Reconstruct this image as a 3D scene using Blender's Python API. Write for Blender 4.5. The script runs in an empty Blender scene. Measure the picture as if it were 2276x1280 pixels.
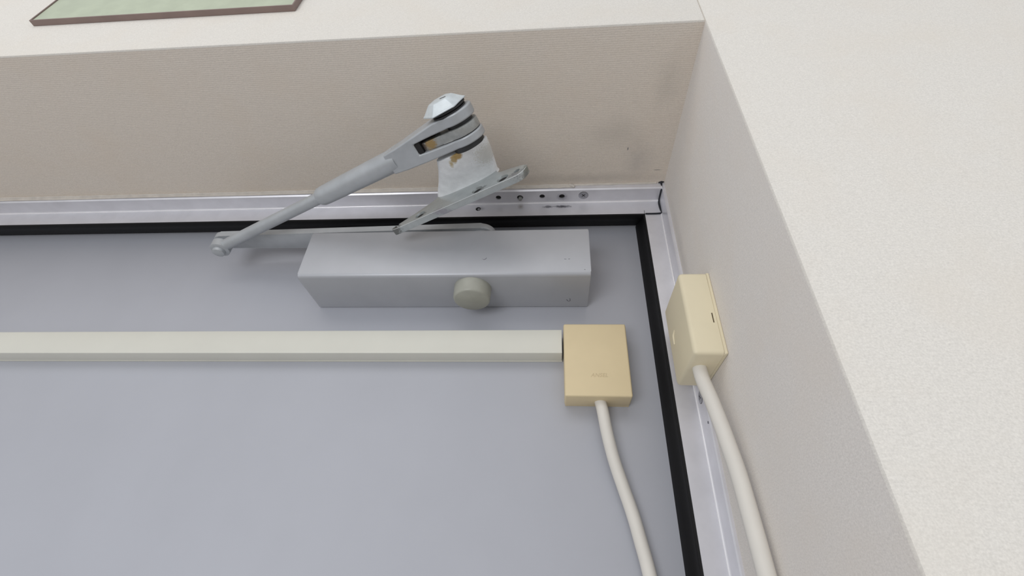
import bpy, bmesh, math, random
from mathutils import Vector, Matrix, noise
random.seed(4)
S = bpy.context.scene
COL = S.collection

# ------------------------------------------------------------ camera
cam_d = bpy.data.cameras.new('camera'); cam = bpy.data.objects.new('camera', cam_d); COL.objects.link(cam)
cam_d.sensor_fit = 'HORIZONTAL'; cam_d.sensor_width = 36; cam_d.lens = 1039.66 / 2276 * 36
cam_d.clip_start = 0.005; cam_d.clip_end = 50
YAW, PITCH, ROLL = -0.1034, 0.6111, 0.0544
f_ = Vector((math.sin(YAW)*math.cos(PITCH), math.cos(YAW)*math.cos(PITCH), math.sin(PITCH)))
r0 = Vector((math.cos(YAW), -math.sin(YAW), 0)); u0 = r0.cross(f_)
r_ = math.cos(ROLL)*r0 + math.sin(ROLL)*u0
u_ = -math.sin(ROLL)*r0 + math.cos(ROLL)*u0
M = Matrix((( r_.x, u_.x, -f_.x, .2091), (r_.y, u_.y, -f_.y, -.3419), (r_.z, u_.z, -f_.z, -.2204), (0,0,0,1)))
cam.matrix_world = M
S.camera = cam

# ------------------------------------------------------------ light and exposure
W = bpy.data.worlds.new('room'); S.world = W; W.use_nodes = True
bg = W.node_tree.nodes['Background']; bg.inputs[0].default_value = (.93, .96, 1.0, 1); bg.inputs[1].default_value = .65
def area(name, loc, target, size, power, color):
    d = bpy.data.lights.new(name, 'AREA'); d.shape = 'RECTANGLE'; d.size = size[0]; d.size_y = size[1]; d.energy = power; d.color = color
    o = bpy.data.objects.new(name, d); COL.objects.link(o); o.location = loc
    o.rotation_euler = (Vector(target) - Vector(loc)).to_track_quat('-Z', 'Y').to_euler()
    return o
area('ceiling_lamp', (-.15, -1.25, .55), (.1, -.2, -.2), (1.3, .5), 3.2, (1.0, .965, .93))
area('added_low_fill', (-.75, -2.3, -1.0), (.1, 0, 0), (1.2, .9), 20.0, (.97, .98, 1.0))  # unseen fill light added low behind the camera to brighten undersides
S.view_settings.view_transform = 'Standard'; S.view_settings.look = 'None'
S.view_settings.gamma = 1; S.view_settings.use_curve_mapping = False
S.view_settings.exposure = 0.0

# ------------------------------------------------------------ materials
def nodes_of(name):
    m = bpy.data.materials.new(name); m.use_nodes = True
    nt = m.node_tree; return m, nt, nt.nodes['Principled BSDF']
def N(nt, t, **kw):
    n = nt.nodes.new(t)
    for k, v in kw.items(): setattr(n, k, v)
    return n
def math_n(nt, op, a, b=None, clamp=False):
    n = N(nt, 'ShaderNodeMath', operation=op, use_clamp=clamp)
    for i, v in enumerate((a, b)):
        if v is None: continue
        if isinstance(v, (int, float)): n.inputs[i].default_value = v
        else: nt.links.new(v, n.inputs[i])
    return n.outputs[0]
def pos(nt): return N(nt, 'ShaderNodeNewGeometry').outputs['Position']
def noise_n(nt, scale, detail=3, rough=.6, vec=None, stretch=None):
    n = N(nt, 'ShaderNodeTexNoise'); n.inputs['Scale'].default_value = scale; n.inputs['Detail'].default_value = detail; n.inputs['Roughness'].default_value = rough
    v = vec or pos(nt)
    if stretch:
        mp = N(nt, 'ShaderNodeMapping'); mp.inputs['Scale'].default_value = stretch; nt.links.new(v, mp.inputs[0]); v = mp.outputs[0]
    nt.links.new(v, n.inputs['Vector']); return n.outputs['Fac']
def mixc(nt, fac, a, b):
    n = N(nt, 'ShaderNodeMix', data_type='RGBA')
    if isinstance(fac, (int, float)): n.inputs[0].default_value = fac
    else: nt.links.new(fac, n.inputs[0])
    for i, v in ((6, a), (7, b)):
        if isinstance(v, tuple): n.inputs[i].default_value = v + (1,) if len(v) == 3 else v
        else: nt.links.new(v, n.inputs[i])
    return n.outputs[2]
def ramp01(nt, v, lo, hi):
    n = N(nt, 'ShaderNodeMapRange'); n.inputs[1].default_value = lo; n.inputs[2].default_value = hi; nt.links.new(v, n.inputs[0]); return n.outputs[0]
def blot(nt, base, c, rad, col, strength=1.0, nscale=300, namp=.6, soft=.5):
    """a stain with a shape of its own round the world point c"""
    sub = N(nt, 'ShaderNodeVectorMath', operation='SUBTRACT'); nt.links.new(pos(nt), sub.inputs[0]); sub.inputs[1].default_value = c
    div = N(nt, 'ShaderNodeVectorMath', operation='DIVIDE'); nt.links.new(sub.outputs[0], div.inputs[0]); div.inputs[1].default_value = rad
    ln = N(nt, 'ShaderNodeVectorMath', operation='LENGTH'); nt.links.new(div.outputs[0], ln.inputs[0])
    nz = noise_n(nt, nscale, 4, .7)
    d = math_n(nt, 'ADD', ln.outputs['Value'], math_n(nt, 'MULTIPLY', math_n(nt, 'SUBTRACT', nz, .5), namp*2))
    f = ramp01(nt, d, 1.0, 1.0 - soft)
    return mixc(nt, math_n(nt, 'MULTIPLY', f, strength), base, col)
def bump(nt, b, h, strength, dist):
    n = N(nt, 'ShaderNodeBump'); n.inputs['Strength'].default_value = strength; n.inputs['Distance'].default_value = dist
    nt.links.new(h, n.inputs['Height']); nt.links.new(n.outputs[0], b.inputs['Normal'])
def simple(name, col, rough=.5, metal=0, spec=.5, mott=.06, nscale=60, grain=0, blots=()):
    m, nt, b = nodes_of(name)
    b.inputs['Roughness'].default_value = rough; b.inputs['Metallic'].default_value = metal; b.inputs['Specular IOR Level'].default_value = spec
    c2 = tuple(v*(1-mott*2) for v in col)
    c = mixc(nt, ramp01(nt, noise_n(nt, nscale), .3, .7), col, c2)
    for bl in blots: c = blot(nt, c, *bl)
    nt.links.new(c, b.inputs['Base Color'])
    if grain: bump(nt, b, noise_n(nt, 2500, 2), grain, .0002)
    return m
def wallpaper(name, col, axis, period=.0016, rib=.10, blots=()):
    """woven wallpaper: fine ribs plus a thread grain"""
    m, nt, b = nodes_of(name); b.inputs['Roughness'].default_value = .9; b.inputs['Specular IOR Level'].default_value = .2
    p = pos(nt); sp = N(nt, 'ShaderNodeSeparateXYZ'); nt.links.new(p, sp.inputs[0])
    wob = math_n(nt, 'MULTIPLY', math_n(nt, 'SUBTRACT', noise_n(nt, 300, 2), .5), period*.7)
    s = math_n(nt, 'SINE', math_n(nt, 'MULTIPLY', math_n(nt, 'ADD', sp.outputs[axis], wob), 2*math.pi/period))
    st = {0: (1,3,3), 1: (1,2.2,2.2), 2: (1,1,2.2)}[axis]
    g = noise_n(nt, 650, 3, .7, stretch=st)
    h = math_n(nt, 'ADD', math_n(nt, 'MULTIPLY', s, .30), math_n(nt, 'MULTIPLY', g, 1.6))
    g2 = noise_n(nt, 1500, 1, .5)
    gg = math_n(nt, 'ADD', math_n(nt, 'MULTIPLY', math_n(nt, 'SUBTRACT', g, .5), 1.0), math_n(nt, 'MULTIPLY', math_n(nt, 'SUBTRACT', g2, .5), 1.1))
    f = math_n(nt, 'ADD', math_n(nt, 'MULTIPLY', s, rib), gg)
    f = math_n(nt, 'ADD', f, .5, clamp=True)
    c = mixc(nt, f, tuple(v*.86 for v in col), tuple(min(1, v*1.10) for v in col))
    # faint aged patches
    c = mixc(nt, math_n(nt, 'MULTIPLY', ramp01(nt, noise_n(nt, 22, 3), .45, .7), .35), c, (col[0]*.97, col[1]*.93, col[2]*.88))
    for bl in blots: c = blot(nt, c, *bl)
    nt.links.new(c, b.inputs['Base Color'])
    bump(nt, b, h, .35, .0003)
    return m

GRIME = (.16, .16, .17)
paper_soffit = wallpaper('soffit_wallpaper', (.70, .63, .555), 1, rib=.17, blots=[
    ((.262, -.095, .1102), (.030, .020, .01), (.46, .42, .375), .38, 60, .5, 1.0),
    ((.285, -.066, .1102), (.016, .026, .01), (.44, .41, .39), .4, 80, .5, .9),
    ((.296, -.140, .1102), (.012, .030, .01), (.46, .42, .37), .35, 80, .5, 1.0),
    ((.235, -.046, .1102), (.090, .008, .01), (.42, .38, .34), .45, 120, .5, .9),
    ((.2745, -.078, .1102), (.0006, .0020, .01), GRIME, .9, 600, .3, .5),
    ((.3035, -.054, .1102), (.0045, .0006, .01), GRIME, .7, 900, .6, .6)])
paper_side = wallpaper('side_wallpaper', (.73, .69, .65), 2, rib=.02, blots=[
    ((.3121, -.045, .02), (.01, .010, .07), (.50, .47, .45), .5, 80, .5, .9)])
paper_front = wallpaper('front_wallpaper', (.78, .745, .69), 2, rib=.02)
concrete = simple('render_coat', (.6, .6, .58), .9)
floor_m = simple('floor_vinyl', (.45, .42, .38), .5)
ceil_m = simple('ceiling_paint', (.8, .79, .76), .9)
alu = simple('anodised_aluminium', (.74, .735, .775), .34, .38, .5, .05, 50, .05, blots=[
    ((.2195, -.0225, .0985), (.010, .004, .0022), (.08, .08, .10), .9, 500, .6, .7),
    ((.206, -.0225, .0985), (.006, .004, .0022), (.10, .10, .12), .8, 500, .6, .7),
    ((.141, -.0225, .0977), (.006, .004, .003), (.20, .20, .22), .55, 400, .6, .9),
    ((.2195, -.030, .1038), (.006, .005, .004), (.22, .22, .26), .75, 400, .6, .9),
    ((.180, -.0225, .0995), (.0035, .004, .004), (.33, .29, .25), .6, 400, .5, .9)])
rubber = simple('black_rubber', (.006, .0055, .006), .6, 0, .22, .1, 200, .1)
mastic = simple('dark_mastic', (.012, .013, .02), .6)
caulk_m = simple('pale_caulk', (.62, .58, .53), .7, mott=.08, nscale=120)
door_m = simple('grey_painted_steel', (.462, .472, .518), .5, .05, .5, .02, 12, .10)
cover_m = simple('silver_paint', (.46, .47, .50), .42, .25, .5, .03, 30, .10)
SHOE = Vector((.14282, -.13756, .06359)); EX = Vector((.9204, -.38428, .07201)).normalized()
EZ = Vector((-.38863, -.87913, .27586)); EZ = (EZ - EZ.dot(EX)*EX).normalized(); EY = EZ.cross(EX)
def L(x, y, z): return SHOE + EX*(x/1000) + EY*(y/1000) + EZ*(z/1000)      # arm frame, millimetres
arm_m = simple('arm_silver_paint', (.47, .49, .51), .42, .30, .5, .06, 80, .06)
pale_m = simple('worn_pale_silver', (.93, .95, .97), .5, 0, .5, .07, 150, .06, blots=[
    (tuple(L(-7.5, -8.5, -15.4)), (.0042, .0060, .0030), (.42, .27, .08), .95, 500, .35, .4),
    (tuple(L(-12, -8, -17.6)), (.0034, .0060, .0036), (.42, .28, .09), .9, 500, .35, .4),
    (tuple(L(-16.5, -6.5, -21)), (.0022, .0060, .0040), (.50, .38, .17), .85, 500, .35, .5),
    (tuple(L(-20, 6, -30)), (.006, .012, .002), (.50, .51, .52), .4, 700, .8, .6),
    (tuple(L(10, 2, -26)), (.011, .012, .015), (.55, .53, .47), .6, 1100, 1.5, .4)])
flange_m = simple('flange_silver', (.47, .50, .50), .30, .45, .5, .08, 120, .06, blots=[
    (tuple(L(-86, -11, -49)), (.008, .007, .006), (.13, .13, .12), .9, 600, .9, .5),
    (tuple(L(-60, -7, -47)), (.006, .0035, .004), (.14, .14, .14), .85, 500, 1.2, .5),
    (tuple(L(-5, -8, -46)), (.009, .0035, .004), (.16, .16, .16), .85, 500, 1.2, .5),
    (tuple(L(33, -7, -46)), (.003, .007, .008), (.20, .21, .18), .8, 500, 1.0, .5),
    (tuple(L(-40, -12, -49)), (.012, .004, .004), (.25, .22, .27), .6, 500, .8, .6),
    (tuple(L(26, -8, -46)), (.010, .005, .005), (.17, .17, .19), .7, 600, 1.2, .6)])
highlight_edge = simple('painted_edge_highlight', (.86, .87, .90), .3, .2)  # bright colour standing in for a highlight on the flange edge
highlight_alu = simple('painted_highlight', (.95, .94, .97), .25, .3)  # bright colour of the strips that stand in for a highlight
nut_m = simple('pale_nut', (.70, .76, .79), .35, .2, .5, .08, 150)
dark_steel = simple('near_black_steel', (.030, .031, .033), .45, .2)  # near black, for the washers filling gaps between discs
rusty = simple('rusty_steel', (.42, .43, .42), .45, .5, .5, .1, 300, 0, blots=[
    (tuple(L(-21, -7, 0)), (.006, .006, .006), (.38, .24, .07), .85, 500, .8, .5),
    (tuple(L(-30, -4, 0)), (.007, .007, .007), (.13, .09, .07), .85, 500, .8, .5)])
knob_m = simple('grey_green_plastic', (.37, .37, .32), .35, 0, .5, .05, 90)
duct_m = simple('ivory_pvc', (.68, .67, .60), .45, 0, .5, .02, 25, .05)
box_m = simple('yellowed_plastic', (.72, .595, .375), .5, 0, .4, .03, 25, .06)
box2_m = simple('pale_yellow_plastic', (.76, .68, .49), .5, 0, .4, .03, 25, .06)
emboss_m = simple('embossed_plastic', (.62, .505, .31), .55)
cable_m = simple('pale_cable_sheath', (.72, .69, .635), .5, 0, .4, .03, 40)
cavity_m = simple('dark_cavity', (.015, .014, .014), .8)  # near-black colour paints in the shade inside holes and slots
screw_m = simple('screw_steel', (.42, .42, .45), .4, .7)
sign_m = simple('pale_green_sign', (.52, .57, .43), .5)
sign_edge = simple('sign_brown_edge', (.26, .19, .17), .6)
scratch_m = simple('scratch', (.17, .17, .20), .7)

# ------------------------------------------------------------ mesh helpers
def link(name, bm, mat, parent=None, smooth=False, origin=None):
    mats = mat if isinstance(mat, (list, tuple)) else [mat]
    bmesh.ops.recalc_face_normals(bm, faces=bm.faces)
    me = bpy.data.meshes.new(name)
    if parent is not None: o_ = WORG[parent.name]
    elif origin is not None: o_ = Vector(origin)
    else:
        o_ = Vector((0,0,0))
        for v in bm.verts: o_ += v.co
        o_ /= max(1, len(bm.verts))
    bmesh.ops.translate(bm, verts=bm.verts, vec=-o_)
    bm.to_mesh(me); bm.free()
    for m in mats: me.materials.append(m)
    if smooth:
        for p in me.polygons: p.use_smooth = True
        me.set_sharp_from_angle(angle=math.radians(38))
    o = bpy.data.objects.new(name, me); COL.objects.link(o)
    if parent is not None: o.parent = parent          # child keeps its parent's origin
    else: o.location = o_
    WORG[o.name] = o_
    return o
WORG = {}
def empty(name, loc):
    o = bpy.data.objects.new(name, None); COL.objects.link(o); o.location = loc; o.empty_display_size = .02
    WORG[o.name] = Vector(loc); return o
def tag(o, label, cat, group=None):
    o['label'] = label; o['category'] = cat
    if group: o['group'] = group
    return o
def struct(o, label=None):
    o['kind'] = 'structure'
    if label: o['label'] = label
    return o
def box(bm, lo, hi, mi=0):
    vs = [bm.verts.new((x, y, z)) for x in (lo[0], hi[0]) for y in (lo[1], hi[1]) for z in (lo[2], hi[2])]
    fs = []
    for q in ((0,1,3,2), (4,6,7,5), (0,4,5,1), (2,3,7,6), (0,2,6,4), (1,5,7,3)):
        fc = bm.faces.new([vs[i] for i in q]); fc.material_index = mi; fs.append(fc)
    return vs, fs
def bevel_all(bm, w, seg=3, sel=None):
    es = [e for e in bm.edges if (sel is None or sel(e))]
    bmesh.ops.bevel(bm, geom=es, offset=w, segments=seg, profile=.5, affect='EDGES', clamp_overlap=True)
def prism(bm, pts, conv, a, b, mi=0):
    """extrude the 2-D outline pts between a and b; conv(p, t) gives the 3-D point"""
    v0 = [bm.verts.new(conv(p, a)) for p in pts]; v1 = [bm.verts.new(conv(p, b)) for p in pts]
    n = len(pts); fs = [bm.faces.new(v0), bm.faces.new(list(reversed(v1)))]
    for i in range(n): fs.append(bm.faces.new([v0[i], v1[i], v1[(i+1) % n], v0[(i+1) % n]]))
    for f in fs: f.material_index = mi
    return fs
def frame_of(t):
    t = t.normalized(); a = Vector((0, 0, 1)) if abs(t.z) < .9 else Vector((1, 0, 0))
    n = t.cross(a).normalized(); return n, t.cross(n)
def catmull(pts, sub=10):
    P = [Vector(p) for p in pts]; P = [2*P[0]-P[1]] + P + [2*P[-1]-P[-2]]; out = []
    for i in range(1, len(P)-2):
        for k in range(sub):
            t = k/sub; a, b, c, d = P[i-1:i+3]
            out.append(.5*((2*b) + (c-a)*t + (2*a-5*b+4*c-d)*t*t + (3*b-a-3*c+d)*t**3))
    out.append(P[-2]); return out
def tube(bm, path, rad, seg=16, caps=True, mi=0):
    path = [Vector(p) for p in path]; rings = []; n = None
    for i, p in enumerate(path):
        t = (path[min(i+1, len(path)-1)] - path[max(i-1, 0)]).normalized()
        if n is None: n, _ = frame_of(t)
        n = (n - n.dot(t)*t).normalized(); b = t.cross(n)
        r = rad(i/(len(path)-1)) if callable(rad) else (rad[i] if isinstance(rad, (list, tuple)) else rad)
        rings.append([bm.verts.new(p + r*(math.cos(2*math.pi*k/seg)*n + math.sin(2*math.pi*k/seg)*b)) for k in range(seg)])
    for a, b in zip(rings, rings[1:]):
        for k in range(seg): bm.faces.new([a[k], a[(k+1) % seg], b[(k+1) % seg], b[k]]).material_index = mi
    if caps:
        bm.faces.new(rings[0]).material_index = mi; bm.faces.new(list(reversed(rings[-1]))).material_index = mi
def lathe(bm, c, axis, prof, seg=40, mi=0):
    """prof: (height along axis, radius)"""
    c = Vector(c); axis = Vector(axis).normalized(); n, b = frame_of(axis); rings = []
    for h, r in prof:
        rings.append([bm.verts.new(c + axis*h + r*(math.cos(2*math.pi*k/seg)*n + math.sin(2*math.pi*k/seg)*b)) for k in range(seg)])
    for a, d in zip(rings, rings[1:]):
        for k in range(seg): bm.faces.new([a[k], a[(k+1) % seg], d[(k+1) % seg], d[k]]).material_index = mi
    bm.faces.new(rings[0]).material_index = mi; bm.faces.new(list(reversed(rings[-1]))).material_index = mi
def bool_bm(bm, cutter, op='DIFFERENCE'):
    """returns bm (op) cutter as a new bmesh"""
    objs = []
    for b in (bm, cutter):
        bmesh.ops.recalc_face_normals(b, faces=b.faces)
        me = bpy.data.meshes.new('tmp'); b.to_mesh(me); b.free(); o = bpy.data.objects.new('tmp', me); COL.objects.link(o); objs.append(o)
    md = objs[0].modifiers.new('b', 'BOOLEAN'); md.operation = op; md.object = objs[1]; md.solver = 'EXACT'
    dg = bpy.context.evaluated_depsgraph_get(); dg.update()
    me = bpy.data.meshes.new_from_object(objs[0].evaluated_get(dg)); out = bmesh.new(); out.from_mesh(me)
    for o in objs:
        d = o.data; bpy.data.objects.remove(o); bpy.data.meshes.remove(d)
    bpy.data.meshes.remove(me); return out

# ------------------------------------------------------------ the setting
ZS, XW, YL, YF = .1102, .3121, -.0386, -.1818       # soffit height, reveal side, frame lip, front wall plane
XD0 = -.545                                          # far side of the opening
ZB, ZT = -1.95, .62
def assign_paper(bm, front, other):
    for f in bm.faces:
        n = f.normal
        if abs(n.y) > .7: f.material_index = front
        elif abs(n.z) > .7: f.material_index = other
        else: f.material_index = 2
def wall(name, lo, hi, side_mats):
    bm = bmesh.new(); box(bm, lo, hi); bmesh.ops.recalc_face_normals(bm, faces=bm.faces); bm.normal_update()
    for f in bm.faces:
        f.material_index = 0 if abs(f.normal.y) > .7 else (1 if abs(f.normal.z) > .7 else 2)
    bevel_all(bm, .0016, 2, lambda e: abs(e.verts[0].co.y - YF) < 1e-5 and abs(e.verts[1].co.y - YF) < 1e-5)
    return struct(link(name, bm, side_mats, smooth=True))
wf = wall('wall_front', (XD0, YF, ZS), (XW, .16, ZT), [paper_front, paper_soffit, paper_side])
wf['label'] = 'wallpapered wall and dark ribbed lintel underside above the door'
wr = wall('wall_right', (XW, YF, ZB), (1.6, .16, ZT), [paper_front, paper_side, paper_side])
wr['label'] = 'wallpapered wall and reveal on the right of the door'
wl = wall('wall_left', (-2.0, YF, ZB), (XD0, .16, ZT), [paper_front, paper_side, paper_side])
wl['label'] = 'wallpapered wall on the left of the door'
bm = bmesh.new(); box(bm, (-2.0, -3.0, ZB-.05), (1.6, .16, ZB)); struct(link('floor', bm, floor_m))

# door leaf
bm = bmesh.new(); box(bm, (-.530, 0, ZB+.006), (.3025, .040, .0972))
bevel_all(bm, .0012, 2)
door = struct(link('door_1', bm, door_m, smooth=True), 'grey painted steel door leaf')

# frame head (extruded along X) with holes for the old bracket screws
ZH, YS, ZSTP = .1038, -.0225, .0869
head_pts = [(YL, ZS), (YL, ZH+.0012), (YL+.0010, ZH), (YS-.0016, ZH), (YS, ZH-.0014), (YS, ZSTP+.0006), (YS+.0006, ZSTP), (-.0195, ZSTP), (-.0195, .0998), (.05, .0998), (.05, ZS)]
bm = bmesh.new(); prism(bm, head_pts, lambda p, t: Vector((t, p[0], p[1])), XD0+.001, .3098)
HOLES = [(.1592, -.0305, .0026, 'hole'), (.1797, -.0300, .0029, 'broken'), (.2006, -.0308, .0026, 'hole'), (.2191, -.0303, .0027, 'hole')]
cut = bmesh.new()
for x, y, r, k in HOLES: lathe(cut, (x, y, ZH-.003), (0, 0, 1), [(0, r), (.008, r)], 20)
lathe(cut, (.1393, YS-.003, .0975), (0, 1, 0), [(0, .0027), (.0075, .0027)], 7)
lathe(cut, (.2391, -.0312, ZH-.003), (0, 0, 1), [(0, .0046), (.0035, .0046)], 24)
bm = bool_bm(bm, cut)
head = struct(link('trim_1', bm, alu, smooth=False), 'grey aluminium door frame head with empty screw holes')
for x, y, r, k in HOLES:
    bm = bmesh.new(); lathe(bm, (x, y, ZH+.0012), (0, 0, 1), [(0, r*.985), (.0008, r*.985)], 20)
    o = link('screw_hole', bm, cavity_m, head, True)
bm = bmesh.new(); lathe(bm, (.1393, YS+.0006, .0975), (0, 1, 0), [(0, .0026), (.0006, .0026)], 7); link('screw_hole', bm, cavity_m, head)
bm = bmesh.new(); lathe(bm, (.1399, YS-.0004, .0971), (0, 1, 0), [(0, .0009), (.0008, .0014), (.0012, .0006)], 6); link('screw_stub', bm, screw_m, head)
# snapped screw standing in the second hole
bm = bmesh.new(); lathe(bm, (.1799, -.0297, ZH-.0026), (.05, .1, 1), [(0, .0013), (.0004, .0019), (.0036, .0019)], 12)
o = link('broken_screw', bm, rusty, head, True); o['label'] = 'snapped screw sticking out of its hole'
# one remaining countersunk cross-head screw
def cross_screw(c, axis, R, parent, label):
    axis = Vector(axis).normalized(); c = Vector(c)
    bm = bmesh.new(); lathe(bm, c, axis, [(-.0002, R*.86), (0, R*.98), (.0008, R*.9), (.0014, R*.5)], 26)
    n, b = frame_of(axis); a45 = (n+b).normalized(); b45 = (n-b).normalized()
    cu = bmesh.new()
    prism(cu, [(-.0004, -.0021), (.0004, -.0021), (.0004, -.0004), (.0021, -.0004), (.0021, .0004), (.0004, .0004), (.0004, .0021), (-.0004, .0021), (-.0004, .0004), (-.0021, .0004), (-.0021, -.0004), (-.0004, -.0004)],
          lambda p, t: c + p[0]*R/.0042*a45 + p[1]*R/.0042*b45 + axis*t, -.0012, .0009)
    bm = bool_bm(bm, cu)
    s = link('screw', bm, screw_m, parent, False); s['label'] = label
    bm = bmesh.new()
    prism(bm, [(-.0012, 0), (0, .0012), (.0012, 0), (0, -.0012)], lambda p, t: c + p[0]*a45*1.1 + p[1]*b45*1.1 + axis*t, .0002, .0004)
    link('drive_recess', bm, cavity_m, s)
cross_screw((.2391, -.0312, ZH-.0001), (0, 0, 1), .0044, head, 'countersunk cross head screw still in the frame')
# caulk bead between wallpaper and frame
bm = bmesh.new()
pts = []; x = XD0+.002
while x < .3085:
    pts.append((x, YL-.0003 + .0004*noise.noise(Vector((x*90, 0, 0))), ZS-.0006 + .0005*noise.noise(Vector((x*120, 7, 0))))); x += .004
tube(bm, pts, lambda t: .00100 + .00035*noise.noise(Vector((t*70, 3, 0))), 8)
for x0, x1, z0, z1 in ((XD0+.002, .114, ZS-.0046, ZS), (.136, .2290, ZS-.0040, ZS)):   # smeared over the lip
    n = 30; top = []; bot = []
    for i in range(n+1):
        xx = x0 + (x1-x0)*i/n; top.append(bm.verts.new((xx, YL-.0005, z1))); bot.append(bm.verts.new((xx, YL-.0002-.0003*random.random(), z0 + .0008*noise.noise(Vector((xx*150, 1, 1))))))
    for i in range(n): bm.faces.new([top[i], top[i+1], bot[i+1], bot[i]])
tube(bm, [(.226, YL-.0005, ZS-.0005), (.229, YL-.0010, ZS-.0025), (.2305, YL-.0008, ZS-.0040)], [.0010, .0018, .0010], 8)
cb = link('caulk_bead', bm, caulk_m, head, True); cb['label'] = 'uneven pale caulk line along the wallpaper'
# head gasket
def gasket_profile(end):
    """(depth, offset across the stop edge): a rubber lip that starts on the stop edge and runs back to the door face"""
    k = [(-.0222, -.0009), (-.0200, -.0013), (-.0170, -.0008)]
    n = 6
    for i in range(1, n+1):
        t = i/n; k.append((-.0170 + .0167*t, -.0008 + (end+.0008)*t + .0007*math.sin(t*math.pi*2)*.5))
    return [(-.0226, .0004)] + k + [(-.0003, .0122), (-.0190, .0122), (-.0190, .0006)]
bm = bmesh.new(); prism(bm, [(p[0], ZSTP+p[1]) for p in gasket_profile(.0066)], lambda p, t: Vector((t, p[0], p[1])), XD0+.012, .2943+.009)
g1 = link('gasket', bm, rubber, head, True); g1['label'] = 'black rubber seal'
bm = bmesh.new()
for i in range(5):
    x = .205 + i*.017; p0 = Vector((x, -.0175, ZSTP+.0016)); 
    tube(bm, catmull([p0, p0+Vector((.006, .003, .0002)), p0+Vector((.011, .001, -.0004)), p0+Vector((.015, .0045, .0008))], 4), .00010, 4)
f = link('lint', bm, caulk_m, head, True); f['kind'] = 'stuff'

bm = bmesh.new(); tube(bm, [(XD0+.003, YS-.0002, ZH-.0006), (0, YS-.0002, ZH-.0006), (.3094, YS-.0002, ZH-.0006)], .00075, 10)
link('highlight_strip', bm, highlight_alu, head, True)  # added strip, a painted highlight along the head's inner corner
# right jamb
XST, XH = .2943, .3098
jp = [(XW, YL), (XH+.0008, YL), (XH, YL+.0008), (XH, YS-.0014), (XH-.0014, YS), (XST+.0006, YS), (XST, YS+.0006), (XST, -.0195), (.3072, -.0195), (.3072, .05), (XW, .05)]
bm = bmesh.new(); prism(bm, jp, lambda p, t: Vector((p[0], p[1], t)), ZB+.001, ZSTP-.0003)
lp = [(XW, YL), (XH+.0008, YL), (XH, YL+.0008), (XH, -.0195), (XW, -.0195)]
prism(bm, lp, lambda p, t: Vector((p[0], p[1], t)), ZSTP-.0003, ZS)
cut = bmesh.new(); lathe(cut, (XH-.002, -.0300, -.0925), (1, 0, 0), [(0, .0046), (.0032, .0046)], 24)
bm = bool_bm(bm, cut)
jamb = struct(link('trim_2', bm, alu), 'grey aluminium door frame jamb on the hinge side')
bm = bmesh.new(); prism(bm, [(XST+p[1], p[0]) for p in gasket_profile(-.0046)], lambda p, t: Vector((p[0], p[1], t)), ZB+.01, ZSTP+.0045)
g2 = link('gasket', bm, rubber, jamb, True); g2['label'] = 'black rubber seal'
cross_screw((XH-.0002, -.0300, -.0925), (1, 0, 0), .0042, jamb, 'countersunk screw seen edge on')
bm = bmesh.new(); lathe(bm, (XH-.0002, -.0355, -.112), (1, 0, 0), [(0, .0009), (.0006, .0009)], 10); link('speck', bm, scratch_m, jamb)
bm = bmesh.new(); tube(bm, [(XH-.0006, YS-.0002, ZB+.01), (XH-.0006, YS-.0002, -.5), (XH-.0006, YS-.0002, ZSTP-.001)], .00075, 10)
link('highlight_strip', bm, highlight_alu, jamb, True)  # same painted highlight, added down the jamb corner
bm = bmesh.new()
tube(bm, catmull([(XH-.0004, YL, ZS-.0010), (XH-.0006, YL+.002, ZH+.0006), (XH-.0005, -.030, ZH-.0001), (XH-.0004, YS-.0014, ZH-.0006), (XH-.0009, YS-.0004, ZH-.004), (XH-.0006, YS-.0005, .0930), (XH+.0003, YS-.0005, .0880), (XH-.0010, YS-.0006, ZSTP), (XH-.006, YS-.0005, ZSTP-.0003), (XST+.001, YS-.0004, ZSTP-.0002)], 6), .00085, 8)
tube(bm, [(XH-.003, YL-.0006, ZS-.0002), (XH-.0005, YL-.0012, ZS-.0004), (XW-.0003, YL-.0010, ZS+.0002)], [.0004, .0011, .0005], 8)
js = link('joint_sealant', bm, mastic, jamb, True); js['label'] = 'dark sealant line in the frame corner'
# far jamb, mirrored, closes the opening
bm = bmesh.new(); XM = XD0
jq = [(XM, YL), (XM+.0023, YL), (XM+.0023, YS), (XM+.0178, YS), (XM+.0178, -.0195), (XM+.006, -.0195), (XM+.006, .05), (XM, .05)]
prism(bm, jq, lambda p, t: Vector((p[0], p[1], t)), ZB+.001, ZSTP-.0003)
j2 = struct(link('trim_3', bm, alu), 'grey aluminium door frame jamb on the lock side')
bm = bmesh.new(); prism(bm, [(XM+.0178-p[1], p[0]) for p in gasket_profile(-.0046)], lambda p, t: Vector((p[0], p[1], t)), ZB+.01, ZSTP+.0045)
link('gasket', bm, rubber, j2, True)

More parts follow.
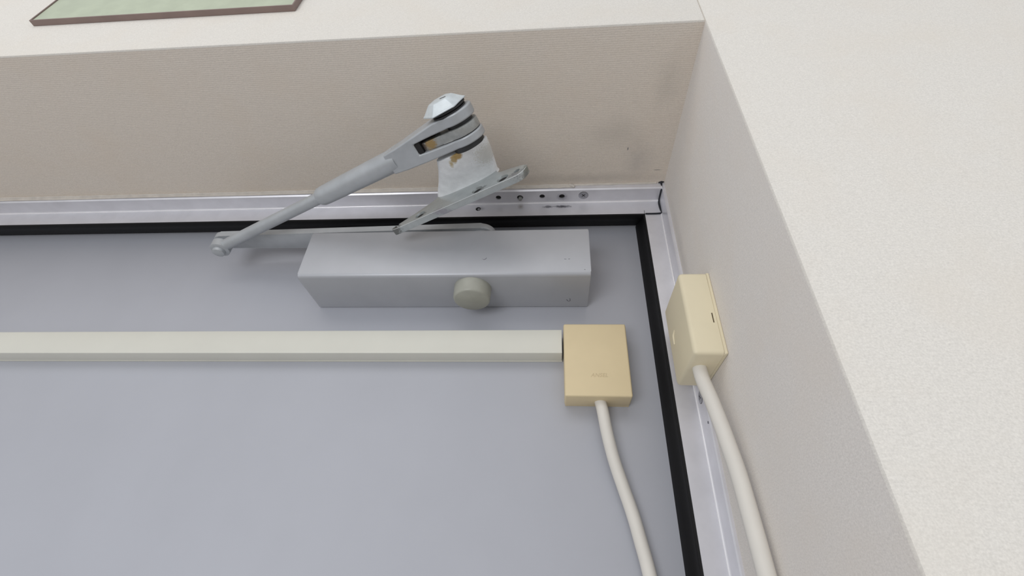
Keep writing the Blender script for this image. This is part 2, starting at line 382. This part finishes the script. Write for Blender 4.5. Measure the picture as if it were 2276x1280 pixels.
# ------------------------------------------------------------ door closer
CW, CD, CH = .2400, .0469, .0483
closer = tag(empty('door_closer', (CW/2, 0, 0)), 'silver grey door closer whose loose folding arm hangs in front of the frame', 'door closer')
bm = bmesh.new()
R = .0030; prof = [(-.0008, 0)] + [(-CD + R - R*math.sin(a), R - R*math.cos(a)) for a in [i*math.pi/16 for i in range(9)]]
prof += [(-CD + .0018 - .0018*math.cos(a), CH - .0018 + .0018*math.sin(a)) for a in [i*math.pi/10 for i in range(6)]] + [(-.0008, CH)]
prism(bm, prof, lambda p, t: Vector((t, p[0], p[1])), 0, CW)
bevel_all(bm, .0009, 2, lambda e: all(abs(v.co.x) < 1e-6 for v in e.verts) or all(abs(v.co.x-CW) < 1e-6 for v in e.verts))
cover = link('cover', bm, cover_m, closer, True)
def mark(pts, w, parent):
    bm = bmesh.new(); tube(bm, catmull(pts, 6), lambda t: w*(.25+math.sin(math.pi*min(1, max(0, t)))), 5); return link('scratch', bm, scratch_m, parent)
yq = -CD+.00002
mark([(.1528, yq, .0166), (.1545, yq, .0158), (.1560, yq, .0168), (.1562, yq, .0180)], .00022, cover)
mark([(.2190, yq, .0155), (.2212, yq, .0153)], .0002, cover); mark([(.2222, yq, .0154), (.2240, yq, .0155)], .0002, cover)
mark([(.2345, yq, .0050), (.2358, yq, .0046)], .0002, cover)
bm = bmesh.new(); tube(bm, catmull([(.2215, -.012, .00002), (.2228, -.0095, .00002), (.2245, -.010, .00002), (.2243, -.0135, .00002)], 5), .0003, 5); link('scratch', bm, scratch_m, cover)
bm = bmesh.new()
lathe(bm, (.1442, -.0290, 0), (0, 0, -1), [(0, .0154), (.0108, .0150), (.0120, .0144), (.0125, .0134)], 56)
k = link('spindle_cap', bm, knob_m, closer, True); k['label'] = 'round grey green plastic cap under the cover'
# spindle hub and flat main arm on top
bm = bmesh.new(); lathe(bm, (.1480, -.0325, CH-.0005), (0, 0, 1), [(0, .0110), (.0034, .0110), (.0042, .0100), (.0042, .0080), (.0105, .0080)], 36)
link('spindle_hub', bm, arm_m, closer, True)
P0 = Vector((.1480, -.0325)); ELB = Vector((-.0948, -.0310))
def bar_plan(p0, r0, p1, r1, n=14):
    d = (p1-p0).normalized(); nn = Vector((-d.y, d.x)); a0 = math.atan2(d.y, d.x); out = []
    for i in range(n+1):
        a = a0 + math.pi/2 + math.pi*i/n; out.append(p0 + r0*Vector((math.cos(a), math.sin(a))))
    for i in range(n+1):
        a = a0 - math.pi/2 + math.pi*i/n; out.append(p1 + r1*Vector((math.cos(a), math.sin(a))))
    return out
bm = bmesh.new()
prism(bm, bar_plan(P0, .0125, ELB, .0085), lambda p, t: Vector((p[0], p[1], t)), CH+.0040, CH+.0098)
bevel_all(bm, .0010, 2)
link('main_arm', bm, arm_m, closer, True)
bm = bmesh.new(); lathe(bm, (ELB.x, ELB.y, .0385), (0, 0, 1), [(0, .0035), (.0008, .0052), (.0030, .0056), (.0200, .0056), (.0212, .0050)], 28)
link('elbow_pin', bm, arm_m, closer, True)

# forearm in the arm frame (millimetres)
def xz(p, t): return L(p[0], t, p[1])
def xy(p, t): return L(p[0], p[1], t)
Eloc = Vector((ELB.x, ELB.y, .0470)) - SHOE
el = (Eloc.dot(EX)*1000, Eloc.dot(EY)*1000, Eloc.dot(EZ)*1000)
side = [(-60, -9.2), (-48, -10.2), (-30, -10.6), (24, -10.4), (24, -4.4), (-10, -4.4), (-33, -3.4), (-33, 5.0), (-18, 5.4), (24, 5.4), (24, 12.9), (-12, 12.9), (-28, 10.6), (-48, 7.9), (-60, 6.8)]
plan = [(-60, -7.4), (-46, -8.4), (-24, -10.2), (-6, -11.6)]
plan += [(3.5 + 13.2*math.cos(a), 13.2*math.sin(a)) for a in [math.radians(-118 + i*236/24) for i in range(25)]]
plan += [(-6, 11.6), (-24, 10.2), (-46, 8.4), (-60, 7.4)]
a = bmesh.new(); prism(a, side, xz, -20, 20)
b = bmesh.new(); prism(b, plan, xy, -30, 30)
bm = bool_bm(a, b, 'INTERSECT')
bmesh.ops.remove_doubles(bm, verts=bm.verts, dist=1e-6)
fork = link('fork_head', bm, arm_m, closer, True)
md = fork.modifiers.new('edge', 'BEVEL'); md.width = .0011; md.segments = 3; md.limit_method = 'ANGLE'; md.angle_limit = math.radians(35); md.harden_normals = False
# round sleeve and thinner rod
def sleeve_c(x): 
    t = (x + 60)/(el[0] + 60); return Vector((x, el[1]*max(0, t), -1.2 + (el[2]+1.2)*max(0, t)))
def lp3(v): return L(*v)
bm = bmesh.new()
xs = [(-54, 8.7), (-58, 8.9), (-60, 8.6), (-75, 8.5), (-110, 8.1), (-128, 7.8), (-133, 7.5), (-135, 6.6), (-135.6, 4.6)]
tube(bm, [lp3(sleeve_c(x)) for x, r in xs], [r/1000 for x, r in xs], 32)
link('forearm_sleeve', bm, arm_m, closer, True)
bm = bmesh.new(); tube(bm, [lp3(sleeve_c(x)) for x in (-130, -140, -180, -220, el[0]+6)], .0050, 24)
link('forearm_rod', bm, arm_m, closer, True)
bm = bmesh.new(); lathe(bm, (ELB.x, ELB.y, .0420), (0, 0, 1), [(0, .0070), (.0010, .0085), (.0080, .0085), (.0090, .0070)], 28)
link('rod_eye', bm, arm_m, closer, True)
# middle lug held in the fork, rusty at its tail
bm = bmesh.new()
lug = [(3.5 + 12.4*math.cos(a), 12.4*math.sin(a)) for a in [math.radians(-128 + i*256/24) for i in range(25)]] + [(-12, 8.6), (-24, 8.0), (-28.5, 6.0), (-28.5, -6.0), (-24, -8.0), (-12, -8.6)]
prism(bm, lug, xy, -3.9, 2.7); bevel_all(bm, .0007, 2)
lg = link('pivot_lug', bm, rusty, closer, True); lg['label'] = 'rust stained lug between the fork tines'
bm = bmesh.new(); prism(bm, [(-33.4, -8.0), (-28.8, -8.0), (-28.8, 8), (-33.4, 8)], xy, -3.5, 5.1)  # dark blocks added to paint the slot's shade
prism(bm, [(-28.8, -2.0), (-17, -2.0), (-17, 8), (-28.8, 8)], xy, 2.9, 5.1)
gr = link('slot_shade_fill', bm, cavity_m, closer); gr['label'] = 'black blocks painting in the shade of the slot'
# washers and nut cap
def hexring(z, r, c=(-1.6, 0), rot=12, n=6): return [L(c[0]+r*math.cos(math.radians(rot+360/n*i)), c[1]+r*math.sin(math.radians(rot+360/n*i)), z) for i in range(n)]
bm = bmesh.new(); lathe(bm, L(.5, 0, 12.6), EZ, [(0, .0126), (.0013, .0126), (.0015, .0108), (.0022, .0108), (.0024, .0132), (.0033, .0132), (.0035, .0110), (.0042, .0110)], 36); 
lathe(bm, L(2, 0, -14.0), EZ, [(0, .0120), (.0036, .0120)], 36)
lathe(bm, L(3.5, 0, 2.6), EZ, [(0, .0098), (.0034, .0098)], 30); lathe(bm, L(3.5, 0, -5.0), EZ, [(0, .0098), (.0022, .0098)], 30)
w = link('washer', bm, dark_steel, closer, True); w['label'] = 'near black washers between the stacked discs'
bm = bmesh.new()
rings = [hexring(16.2, 13.0), hexring(16.4, 16.8), hexring(17.4, 16.8), hexring(17.8, 15.6), hexring(22.6, 9.6), hexring(23.1, 8.6)]
rv = [[bm.verts.new(p) for p in rg] for rg in rings]
for p, q in zip(rv, rv[1:]):
    for i in range(6): bm.faces.new([p[i], p[(i+1) % 6], q[(i+1) % 6], q[i]])
bm.faces.new(rv[0]); bm.faces.new(rv[-1][::-1])
bevel_all(bm, .0006, 2)
nut = link('pivot_nut', bm, nut_m, closer, True); nut['label'] = 'pale faceted nut capping the arm joint'
bm = bmesh.new(); prism(bm, [(-3.2, -.7), (3.2, -.7), (3.2, .7), (-3.2, .7)], lambda p, t: L(1.4+p[0]*.8, -1.5+p[1]-p[0]*.3, t), 22.3, 23.25); link('slot', bm, cavity_m, nut)
# shoe: lofted skewed stub on a long flange
bm = bmesh.new()
def sup(cx, cy, rx, ry, z, e=2.5, n=48):
    out = []
    for i in range(n):
        a = 2*math.pi*i/n; c, s = math.cos(a), math.sin(a)
        out.append(L(cx + rx*math.copysign(abs(c)**(2/e), c), cy + ry*math.copysign(abs(s)**(2/e), s), z))
    return out
secs = [sup(-5.6, 1, 20.0, 9.0, -13.6), sup(-5.8, 1, 21.2, 9.8, -14.2), sup(-9.5, 6, 22.9, 9.6, -23), sup(-15.0, 12, 25, 9.3, -33), sup(-21.5, 18, 28.0, 9.0, -44), sup(-22, 18.5, 29.0, 9.4, -46.5)]
rv = [[bm.verts.new(p) for p in s] for s in secs]
for p, q in zip(rv, rv[1:]):
    for i in range(48): bm.faces.new([p[i], p[(i+1) % 48], q[(i+1) % 48], q[i]])
bm.faces.new(rv[0]); bm.faces.new(rv[-1][::-1])
shoe = link('shoe', bm, pale_m, closer, True); shoe['label'] = 'pale scuffed cone shaped shoe with a brown streak'
out = []
key = [(-89, -9), (-88, -11.5), (-83, -12.4), (-70, -12.4), (-30, -12.4), (10, -12.4), (25, -12.2), (31, -10), (34, -5), (33.5, -1), (28, 3), (18, 6.5), (8, 10), (2, 24), (-10, 30), (-34, 30), (-46, 24), (-52, 12), (-66, 3), (-80, -4), (-87, -7.2)]
pp = [Vector((x, y, 0)) for x, y in key]; cl = catmull(pp + [pp[0]], 5)[:-1]
out = [(p.x, p.y) for p in cl]
def flz(x, up, y=0):
    b_ = -47.6 + (x+92)*.026 + (y+12)*.01
    if x > 26: b_ += (x-26)**2*.008
    return b_ + up
bm = bmesh.new()
prism(bm, out, lambda p, t: L(p[0], p[1], flz(p[0], t, p[1])), -5.4, 0)
bmesh.ops.recalc_face_normals(bm, faces=bm.faces)
bevel_all(bm, .0008, 3); bmesh.ops.recalc_face_normals(bm, faces=bm.faces); bm.normal_update()
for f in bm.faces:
    if f.normal.dot(EZ) > .25 and f.normal.dot(EZ) < .95 and f.normal.dot(EY) < -.2: f.material_index = 1  # upper front bevel coloured bright as a painted highlight
cut = bmesh.new()
FH = [(-84, -8.0, 2.4), (-62, -5.5, 4.4), (-8, -6.5, 4.6), (14, -6.0, 4.8), (26, -4.0, 2.4)]
for x, y, r in FH: lathe(cut, L(x, y, flz(x, -8, y)), EZ, [(0, r*.75/1000), (.0055, r*.80/1000), (.0080, r/1000), (.012, r/1000)], 22)
bm = bool_bm(bm, cut)
fl = link('mounting_flange', bm, [flange_m, highlight_edge], closer, True); fl['label'] = 'long slanting flange with countersunk screw holes'
for x, y, r in FH:
    bm = bmesh.new(); lathe(bm, L(x, y, flz(x, -2.2, y)), EZ, [(0, r*.80/1000), (.0008, r*.72/1000)], 18); link('screw_hole', bm, cavity_m, fl)

# ------------------------------------------------------------ cable duct and junction boxes
def dz(x): return (x-.2172)*.0075
duct = tag(empty('cable_duct', (-.13, 0, -.042)), 'ivory plastic cable duct running level across the door below the closer', 'cable duct')
bm = bmesh.new()
DR = [(-.0012, -.0520), (-.0138, -.0520), (-.0146, -.0517), (-.0150, -.0508), (-.0150, -.0322), (-.0146, -.0312), (-.0138, -.0308), (-.0012, -.0308)]
prism(bm, DR, lambda p, t: Vector((t, p[0], p[1]+dz(t))), -.500, .2168); link('duct_cover', bm, duct_m, duct, True)
bm = bmesh.new(); prism(bm, [(-.0001, -.0524), (-.0014, -.0524), (-.0020, -.0300), (-.0001, -.0300)], lambda p, t: Vector((t, p[0], p[1]+dz(t))), -.500, .2172)
link('duct_base', bm, duct_m, duct, True)

def letters(s, origin, ex, ez, h, depth, parent):
    fc = bpy.data.curves.new('t', 'FONT'); fc.body = s; fc.size = h/.7; fc.extrude = depth; fc.shear = .25; fc.space_character = 1.05; fc.offset = .00006
    o = bpy.data.objects.new('t', fc); COL.objects.link(o); dg = bpy.context.evaluated_depsgraph_get(); dg.update()
    me = bpy.data.meshes.new_from_object(o.evaluated_get(dg)); bm = bmesh.new(); bm.from_mesh(me); bpy.data.meshes.remove(me)
    bpy.data.objects.remove(o); bpy.data.curves.remove(fc)
    ex = Vector(ex); ez = Vector(ez); n = ex.cross(ez)
    for v in bm.verts: c = v.co.copy(); v.co = Vector(origin) + ex*c.x + ez*c.y + n*c.z
    return link('embossed_lettering', bm, emboss_m, parent)
jb = tag(empty('junction_box', (.2421, 0, -.059)), 'yellowed square junction box on the door at the end of the duct', 'junction box')
bm = bmesh.new(); box(bm, (.2182, -.0208, -.0893), (.2664, -.0022, -.0290)); bevel_all(bm, .0014, 3)
lid = link('lid', bm, box_m, jb, True)
bm = bmesh.new(); box(bm, (.2188, -.0022, -.0888), (.2658, -.0002, -.0296)); link('base', bm, box_m, jb, True)
letters('ANSEL', (.2374, -.02083, -.0742), (1, 0, 0), (0, 0, 1), .0029, .00008, lid)
# box on the reveal wall
wb = tag(empty('junction_box', (XW, -.065, -.0595)), 'pale yellow junction box on the wallpapered reveal right of the frame', 'junction box')
bm = bmesh.new(); box(bm, (.2923, -.0882, -.0895), (.3097, -.0405, -.0300)); bevel_all(bm, .0026, 5, lambda e: min(v.co.x for v in e.verts) < .293)
cut = bmesh.new(); box(cut, (.3074, -.0900, -.0682), (.3082, -.0868, -.0612)); 
bm = bool_bm(bm, cut); wlid = link('lid', bm, box2_m, wb, True)
bm = bmesh.new(); box(bm, (.30742, -.0878, -.0681), (.30818, -.0870, -.0613)); link('slot', bm, simple('brown_shadow_gap', (.12, .09, .05), .8), wlid)
bm = bmesh.new(); box(bm, (.3099, -.0880, -.0893), (.3120, -.0407, -.0302)); bevel_all(bm, .0004, 1); link('base', bm, box2_m, wb, True)
bm = bmesh.new(); tube(bm, [(.29235, -.052, -.0640), (.29230, -.0535, -.0580), (.29235, -.0575, -.0560)], [.0005, .0009, .0004], 8); link('snap_mark', bm, box2_m, wb, True)
# cable
bm = bmesh.new()
path = [(.2441, -.0095, -.0880), (.2455, -.0095, -.0960), (.2476, -.0090, -.1120), (.2512, -.0075, -.1300), (.2560, -.0062, -.1470), (.2606, -.0055, -.1630), (.2640, -.0055, -.1790), (.2675, -.0058, -.1980),
        (.2730, -.010, -.245), (.2790, -.022, -.30), (.288, -.045, -.335), (.297, -.068, -.325), (.3040, -.0830, -.280), (.3062, -.0850, -.220), (.3052, -.0820, -.165), (.3040, -.0785, -.140), (.3020, -.0740, -.115), (.3003, -.0700, -.098), (.3000, -.0690, -.0880)]
tube(bm, catmull(path, 8), .0043, 20)
tag(link('cable', bm, cable_m, None, True), 'thick pale cable leaving both junction boxes from below', 'cable')

# exit sign panel high on the wall, its right edge cutting the photograph's corner
sg = tag(empty('wall_sign', (-.100, YF, .20)), 'pale green blank sign panel above the lintel at the upper left', 'sign')
bm = bmesh.new(); box(bm, (-.210, YF-.0040, .1570), (.0110, YF-.0002, .265)); bevel_all(bm, .0006, 2); link('panel', bm, sign_m, sg, True)
bm = bmesh.new()
box(bm, (.0110, YF-.0046, .1560), (.0120, YF-.0002, .266)); box(bm, (-.211, YF-.0046, .1560), (-.210, YF-.0002, .266)); box(bm, (-.210, YF-.0046, .1560), (.0110, YF-.0002, .1570)); box(bm, (-.210, YF-.0046, .265), (.0110, YF-.0002, .266))
link('frame', bm, sign_edge, sg)
